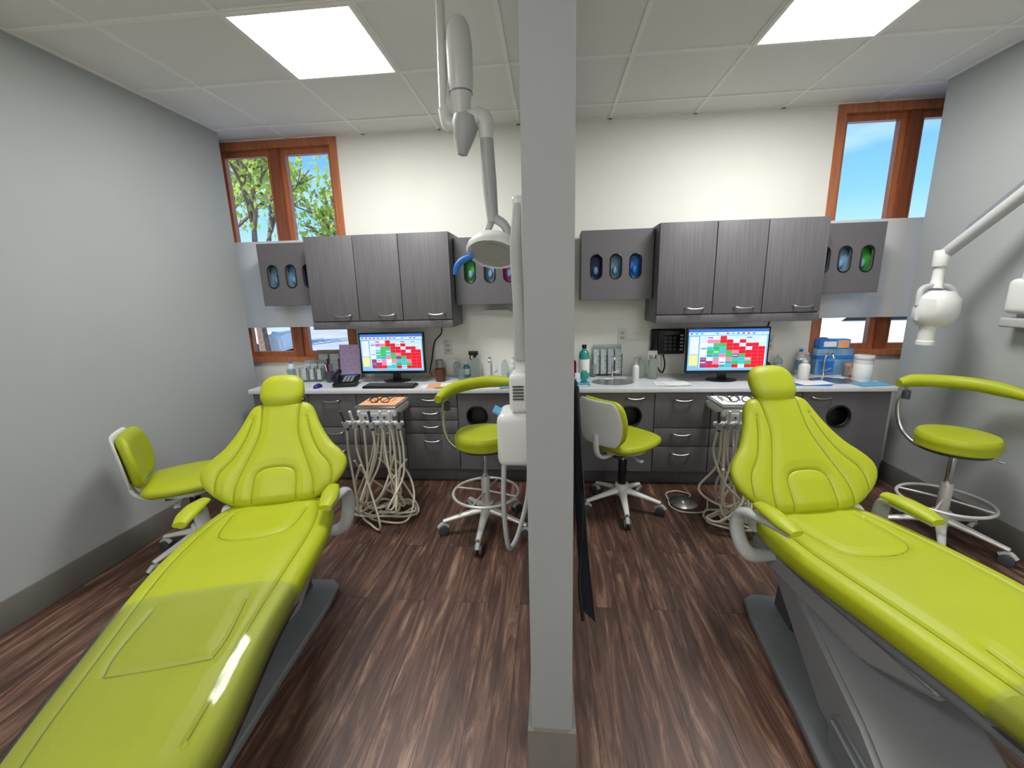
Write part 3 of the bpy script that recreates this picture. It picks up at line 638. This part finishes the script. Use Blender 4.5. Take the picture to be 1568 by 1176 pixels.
def pens(x,y):
    g=cup('pen_holder',x,y,.032,.09,'dgrey')
    for i,c in enumerate(['sky','red','black','paper','pink']): tube('pen',[(.012*math.cos(i*1.3),.012*math.sin(i*1.3),.008),(.03*math.cos(i*1.3),.03*math.sin(i*1.3),.15)],.004,M[c],g,n=8)
def organizer(name,x,y,w,d,h,n,mt,pap):
    g=grp(name,(x,y,ZC));box('tray_base',(-w/2,-d/2,0),(w/2,d/2,.006),M[mt],g,bev=.001)
    box('tray_back',(-w/2,d/2-.005,.0065),(w/2,d/2,h),M[mt],g,bev=.001)
    for i in range(n+1):
        xx=-w/2+w*i/n;box('divider',(xx-.002,-d/2,.0065),(xx+.002,d/2-.006,h*.7),M[mt],g,bev=.0005)
    for i in range(n):
        xx=-w/2+w*(i+.5)/n
        for j in range(2): box('card',(xx-w/n*.4,-d*.15+d*.3*j,.012),(xx+w/n*.4,-d*.15+d*.3*j+.004,h*(.6+.25*j)),M[pap],g,bev=0,rot=(-.08,0,0))
organizer('brochure_holder',-1.97,3.3,.19,.10,.17,3,'clear','print')
organizer('leaflet_rack',-1.90,3.43,.20,.05,.24,2,'clear','print')
cup('clear_tumbler',-2.13,3.25,.035,.11,'clear')
bottle('lotion_bottle',-2.2,3.36,.03,.16,'white','sky','silverbox')
pens(-1.80,3.25)
g=grp('desk_calendar',(-1.68,3.38,ZC));box('card',(-.09,-.004,.01),(.09,.004,.29),M['purple'],g,rot=(-.12,0,0));box('foot',(-.06,-.02,0),(.06,.045,.006),M['white'],g)
boxes('printed_lines',[((-.07,-.0062,.06+.03*i),(.07,-.0052,.066+.03*i)) for i in range(6)],M['pink'],g).rotation_euler=(-.12,0,0)
def phone(x,y):
    g=grp('desk_phone',(x,y,ZC+.012),.2);box('body',(-.09,-.09,.012),(.09,.09,.04),M['black'],g,bev=.01,rot=(.25,0,0));box('foot',(-.07,-.07,-.011),(.07,.07,.015),M['black'],g)
    tube('handset',[(-.075,-.08,.055),(-.078,-.03,.075),(-.078,.03,.085),(-.075,.08,.085)],[.022,.014,.014,.022],M['black'],g,n=10)
    for i in range(4):
        for j in range(3): box('key',(-.02+.028*j,-.06+.026*i,.028+.006*i),(0+.028*j,-.042+.026*i,.034+.006*i),M['lgrey'],g)
    box('display',(-.02,.045,.05),(.07,.075,.056),M['sky'],g)
phone(-1.60,3.13)
g=grp('computer_keyboard',(-1.22,3.06,ZC));box('body',(-.2,-.065,0),(.2,.065,.016),M['black'],g,bev=.005)
for i in range(5):
    for j in range(14): box('key',(-.19+.027*j,-.055+.023*i,.0165),(-.167+.027*j,-.036+.023*i,.021),M['dgrey'],g,bev=.002)
g=grp('computer_mouse',(-1.80,3.05,ZC))
bm=bmesh.new();bmesh.ops.create_uvsphere(bm,u_segments=28,v_segments=16,radius=.03)
for v in bm.verts: v.co=(v.co.x*.95,v.co.y*1.6,max(0,v.co.z)*1.0)
fin('shell',bm,M['navy'],g);cyl('scroll_wheel',(0,-.02,.027),.007,.006,M['lgrey'],g,rot=(0,pi/2,0),n=12)
g=cup('coffee_mug',-.88,3.26,.045,.1,'brown');tube('handle',[(-.043,0,.08),(-.07,0,.075),(-.07,0,.035),(-.04,0,.03)],.006,M['brown'],g,n=8)
cup('steel_tumbler',-.92,3.4,.032,.15,'metal')
g=grp('document_papers',(-.84,3.07,ZC),.15)
for i,(c,a) in enumerate([('paper',.1),('orange',-.12),('orange',.25),('paper',.0)]): box('sheet',(-.14+.05*i,-.07,.001+.003*i),(.10+.04*i,.06,.003+.003*i),M[c],g,bev=0,rot=(0,0,a*.5))
spray(-.62,3.40,'clear','black')
bottle('soap_bottle',-.78,3.42,.03,.15,'clear','white',None,.4,True)
bottle('sanitizer_bottle',-.70,3.43,.027,.12,'teal','white','paper',.4,True)
cup('rinse_cup',-.71,3.28,.03,.09,'clear')
for i,(x,m) in enumerate([(-.38,'clear'),(-.31,'white'),(-.24,'clear'),(-.17,'white')]): bottle('dispensing_bottle',x,3.43,.027,.15+.02*(i%3),m,'white','paper' if m=='white' else None)
organizer('supply_caddy',-.28,3.25,.11,.1,.1,2,'clear','print')
cup('paper_cup',-.16,3.25,.03,.08,'paper')
g=grp('patient_bib',(-.28,3.04,ZC));box('sheet',(-.1,-.05,.001),(.12,.06,.004),M['blue'],g,bev=0,rot=(0,0,.2))
g=grp('paper_towel_tray',(-.42,3.455,1.30));box('tray',(-.11,-.09,-.012),(.11,.027,0),M['white'],g);box('sheets',(-.1,-.08,.001),(.1,.02,.01),M['paper'],g,bev=0)
bottle('mouthwash_bottle',.265,3.33,.042,.27,'teal','black','paper')
organizer('pamphlet_rack',.46,3.445,.23,.06,.25,4,'clear','print')
bottle('clear_pump_bottle',.70,3.33,.03,.15,'clear','lgrey',None,.4,True)
bottle('white_squeeze_bottle',.65,3.25,.026,.14,'white','lgrey')
spray(.79,3.3,'clear','white')
cup('paper_cup',.13,3.3,.035,.08,'teal')
bottle('brown_bottle',.18,3.42,.03,.16,'brown','white','red')
cup('clear_tumbler',.34,3.40,.03,.10,'clear')
g=grp('treatment_tray',(.19,3.1,ZC));box('tray',(-.1,-.07,.0),(.1,.07,.008),M['metal'],g);box('bib',(-.08,-.06,.0085),(.09,.05,.012),M['blue'],g,bev=0,rot=(0,0,.2));
for i in range(3): box('carton',(-.06+.05*i,.0,.013),(-.02+.05*i,.04,.06+.02*i),M[['red','paper','teal'][i]],g)
g=grp('desk_set_telephone',(.93,3.45,1.03),0)
box('body',(-.13,-.02,-.1),(.13,.03,.1),M['black'],g,bev=.012);tube('handset',[(-.1,-.05,-.09),(-.1,-.045,-.03),(-.1,-.045,.04),(-.1,-.05,.09)],[.024,.016,.016,.024],M['black'],g,n=12)
for i in range(4):
    for j in range(3): box('key',(-.03+.035*j,-.026,-.07+.03*i),(-.008+.035*j,-.019,-.05+.03*i),M['dgrey'],g)
for i in range(5): box('line_key',(.09,-.025,-.07+.028*i),(.115,-.019,-.055+.028*i),M['lgrey'],g)
box('display',(-.03,-.024,.055),(.08,-.019,.085),M['dgrey'],g)
tube('coiled_cord',[(-.1,-.04,-.1),(-.09,-.05,-.18),(-.05,-.07,-.24),(-.02,-.03,-.18),(-.03,0,-.1)],.006,M['black'],g)
g=grp('paper_forms',(.86,3.1,ZC),-.1)
for i in range(3): box('sheet',(-.1+.03*i,-.07,.001+.002*i),(.08+.03*i,.07,.002+.002*i),M['paper'],g,bev=0,rot=(0,0,.1*i))
for (x,z) in [(-.86,1.0),(.58,1.08),(1.72,1.0),(-1.60,1.0)]:
    g=grp('electrical_outlet',(x,D-.004,z));box('cover',(-.035,-.004,-.057),(.035,.003,.057),M['white'],g,bev=.002)
    for q in (-.02,.02): box('socket',(-.016,-.006,q-.013),(.016,-.003,q+.013),M['lgrey'],g,bev=.001)
for (x0,x1) in ((-1.02,-.90),(1.60,1.70)):
    g=grp('monitor_cable',(0,0,0));tube('cord',[(x0,3.43,.79),(x0+.02,3.46,.9),(x0+.05,3.475,1.05),(x1-.01,3.475,1.12),(x1,3.47,1.195)],.005,M['black'],g,n=8)
bottle('hand_lotion_bottle',1.87,3.25,.038,.14,'white','white',None,.4,True)
bottle('amber_bottle',1.66,3.37,.028,.13,'brown','white')
bottle('cleaner_bottle',1.76,3.40,.03,.16,'clear','white','print')
g=grp('wipes_canister',(2.22,3.17,ZC));lathe('tub',[(.055,0),(.057,.005),(.057,.155),(.05,.16)],M['white'],g);cyl('lid',(0,0,.172),.06,.025,M['white'],g);cyl('wrap_label',(0,0,.08),.0575,.09,M['paper'],g,bev=.0003)
g=grp('tissue_box',(2.16,3.435,ZC));box('body',(-.13,-.045,0),(.13,.02,.20),M['silverbox'],g);box('stripe',(-.131,-.046,.12),(.131,.021,.15),M['sky'],g,bev=0);box('label',(-.11,-.047,.02),(.0,-.0455,.11),M['sky'],g,bev=0)
g=grp('glove_carton',(2.16,3.435,ZC+.202));box('body',(-.12,-.045,0),(.1,.02,.07),M['sky'],g);box('label',(-.09,-.047,.015),(.0,-.0455,.055),M['paper'],g,bev=0);box('label_band',(.01,-.047,.005),(.09,-.0455,.065),M['orange'],g,bev=0)
bottle('blue_cap_bottle',1.93,3.42,.03,.2,'white','sky','silverbox')
bottle('clear_soap_bottle',1.99,3.44,.025,.17,'clear','white')
organizer('supply_organizer',2.25,3.31,.10,.08,.12,2,'clear','orange')
g=grp('patient_bib',(2.21,3.04,ZC));box('sheet',(-.12,-.05,.001),(.1,.06,.004),M['blue'],g,bev=0,rot=(0,0,.15))
g=grp('patient_bib',(1.83,3.07,ZC));box('sheet',(-.13,-.06,.001),(.1,.06,.004),M['sky'],g,bev=0,rot=(0,0,-.1));box('sheet_top',(-.1,-.05,.005),(.13,.07,.007),M['paper'],g,bev=0,rot=(0,0,.2))
# ---------------------------------------------------------------- OUTSIDE
shell('ground_outside',(-30,D+.3,-.5),(30,60,-.4),M['asphalt'])
def tree(x,y,h,sd,nl=9):
    random.seed(sd);g=grp('deciduous_tree',(x,y,-.4));bm=bmesh.new();tips=[]
    def br(p,d,l,r,n):
        q=p+d*l;m=(p+q)/2+Vector((random.uniform(-1,1),random.uniform(-1,1),0))*l*.08
        tube_bm(bm,[p,m,q],[r,r*.8,r*.6],k=3,n=7)
        if n<=2: tips.extend([m,q])
        if n==0: return
        for i in range(3 if n>1 else 4):
            dd=(d+Vector((random.uniform(-1,1),random.uniform(-1,1),random.uniform(-.2,.6)))*.75).normalized();br(q,dd,l*.72,r*.6,n-1)
    br(Vector((0,0,0)),Vector((0,0,1)),h*.3,h*.022,4)
    fin('trunk_and_branches',bm,M['bark'],g)
    bm=bmesh.new()
    for t in tips:
        for i in range(nl):
            c=t+Vector([random.gauss(0,.33) for _ in range(3)]);a=Euler([random.uniform(0,6.3) for _ in range(3)]).to_matrix();s=random.uniform(.06,.13)
            bm.faces.new([bm.verts.new(c+a@Vector(v)*s) for v in((-1,0,0),(0,-.6,.1),(1,0,0),(0,.6,.1))])
    fin('foliage',bm,M['leaf'],g,smooth=False)
tree(-7.5,10.5,7,1,5);tree(-11.,13.,8,2,5);tree(-5.2,12.5,6,8,5)
def car(x,y,rz,mt):
    g=grp('parked_car',(x,y,-.4),rz)
    bm=bmesh.new();prof=[(-2.1,.35),(-2.15,.75),(-1.9,.9),(-1.2,.98),(-.6,1.42),(.7,1.45),(1.5,1.0),(2.1,.92),(2.15,.4)]
    A=[bm.verts.new((p[0],-.85,p[1])) for p in prof];B=[bm.verts.new((p[0],.85,p[1])) for p in prof];bm.faces.new(A);bm.faces.new(B[::-1])
    for i in range(len(prof)): bm.faces.new((A[i],B[i],B[(i+1)%9],A[(i+1)%9]))
    bmesh.ops.recalc_face_normals(bm,faces=bm.faces);bmesh.ops.bevel(bm,geom=list(bm.edges),offset=.08,segments=3,affect='EDGES');fin('body',bm,mt,g)
    for sx in(-1.35,1.35):
        for sy in(-.8,.8): cyl('wheel',(sx,sy,.33),.33,.2,M['black'],g,rot=(pi/2,0,0))
    for q in (-1,1): plate('side_window',[[(-1.0,1.02),(-.55,1.34),(.65,1.36),(1.3,1.02)]],.02,M['black'],g,(0,q*.86,0),(pi/2,0,0))
car(-9.5,11.5,.1,M['white']);car(7.5,11,0,M['white'])
wd=bpy.data.worlds.new('sky_world');scene.world=wd;wd.use_nodes=True;nt=wd.node_tree;N=nt.nodes;L=nt.links;N.clear()
o=N.new('ShaderNodeOutputWorld');bg=N.new('ShaderNodeBackground');tc=N.new('ShaderNodeTexCoord');sp=N.new('ShaderNodeSeparateXYZ');L.new(tc.outputs['Generated'],sp.inputs[0])
rp=N.new('ShaderNodeValToRGB');e=rp.color_ramp.elements;e[0].position=0;e[0].color=(.55,.72,.88,1);e[1].position=.40;e[1].color=(.06,.22,.66,1);x=e.new(.16);x.color=(.20,.46,.78,1)
L.new(sp.outputs['Z'],rp.inputs[0])
mp=N.new('ShaderNodeMapping');mp.inputs['Scale'].default_value=(1.5,1.5,7);nz=N.new('ShaderNodeTexNoise');nz.inputs['Scale'].default_value=1.6;nz.inputs['Detail'].default_value=5
L.new(tc.outputs['Generated'],mp.inputs[0]);L.new(mp.outputs[0],nz.inputs['Vector'])
r2=N.new('ShaderNodeValToRGB');r2.color_ramp.elements[0].position=.50;r2.color_ramp.elements[0].color=(0,0,0,1);r2.color_ramp.elements[1].position=.8;r2.color_ramp.elements[1].color=(.6,.6,.6,1)
L.new(nz.outputs['Fac'],r2.inputs[0]);mx=N.new('ShaderNodeMix');mx.data_type='RGBA';mx.inputs['B'].default_value=(.8,.88,.95,1)
L.new(r2.outputs[0],mx.inputs['Factor']);L.new(rp.outputs[0],mx.inputs['A']);L.new(mx.outputs['Result'],bg.inputs[0]);bg.inputs[1].default_value=1.7;L.new(bg.outputs[0],o.inputs[0])
s=bpy.data.lights.new('sun','SUN');s.energy=6;s.angle=.01;s.color=(1,.95,.85);so=bpy.data.objects.new('sun',s);COL.objects.link(so);so.rotation_euler=(math.radians(48),0,math.radians(-30))
# ---------------------------------------------------------------- CAMERA
f,yaw,pitch,roll=824.016,.0933,.2158,.0262
cd=bpy.data.cameras.new('camera');cam=bpy.data.objects.new('camera',cd);COL.objects.link(cam);scene.camera=cam
cd.sensor_width=36;cd.lens=36*f/2000;cd.clip_start=.02
F=Vector((-math.sin(yaw)*math.cos(pitch),math.cos(yaw)*math.cos(pitch),-math.sin(pitch)));R0=Vector((math.cos(yaw),math.sin(yaw),0));U0=R0.cross(F)
R=R0*math.cos(roll)-U0*math.sin(roll);U=U0*math.cos(roll)+R0*math.sin(roll)
cam.matrix_world=Matrix(((R.x,U.x,-F.x,0),(R.y,U.y,-F.y,0),(R.z,U.z,-F.z,1.45),(0,0,0,1)))
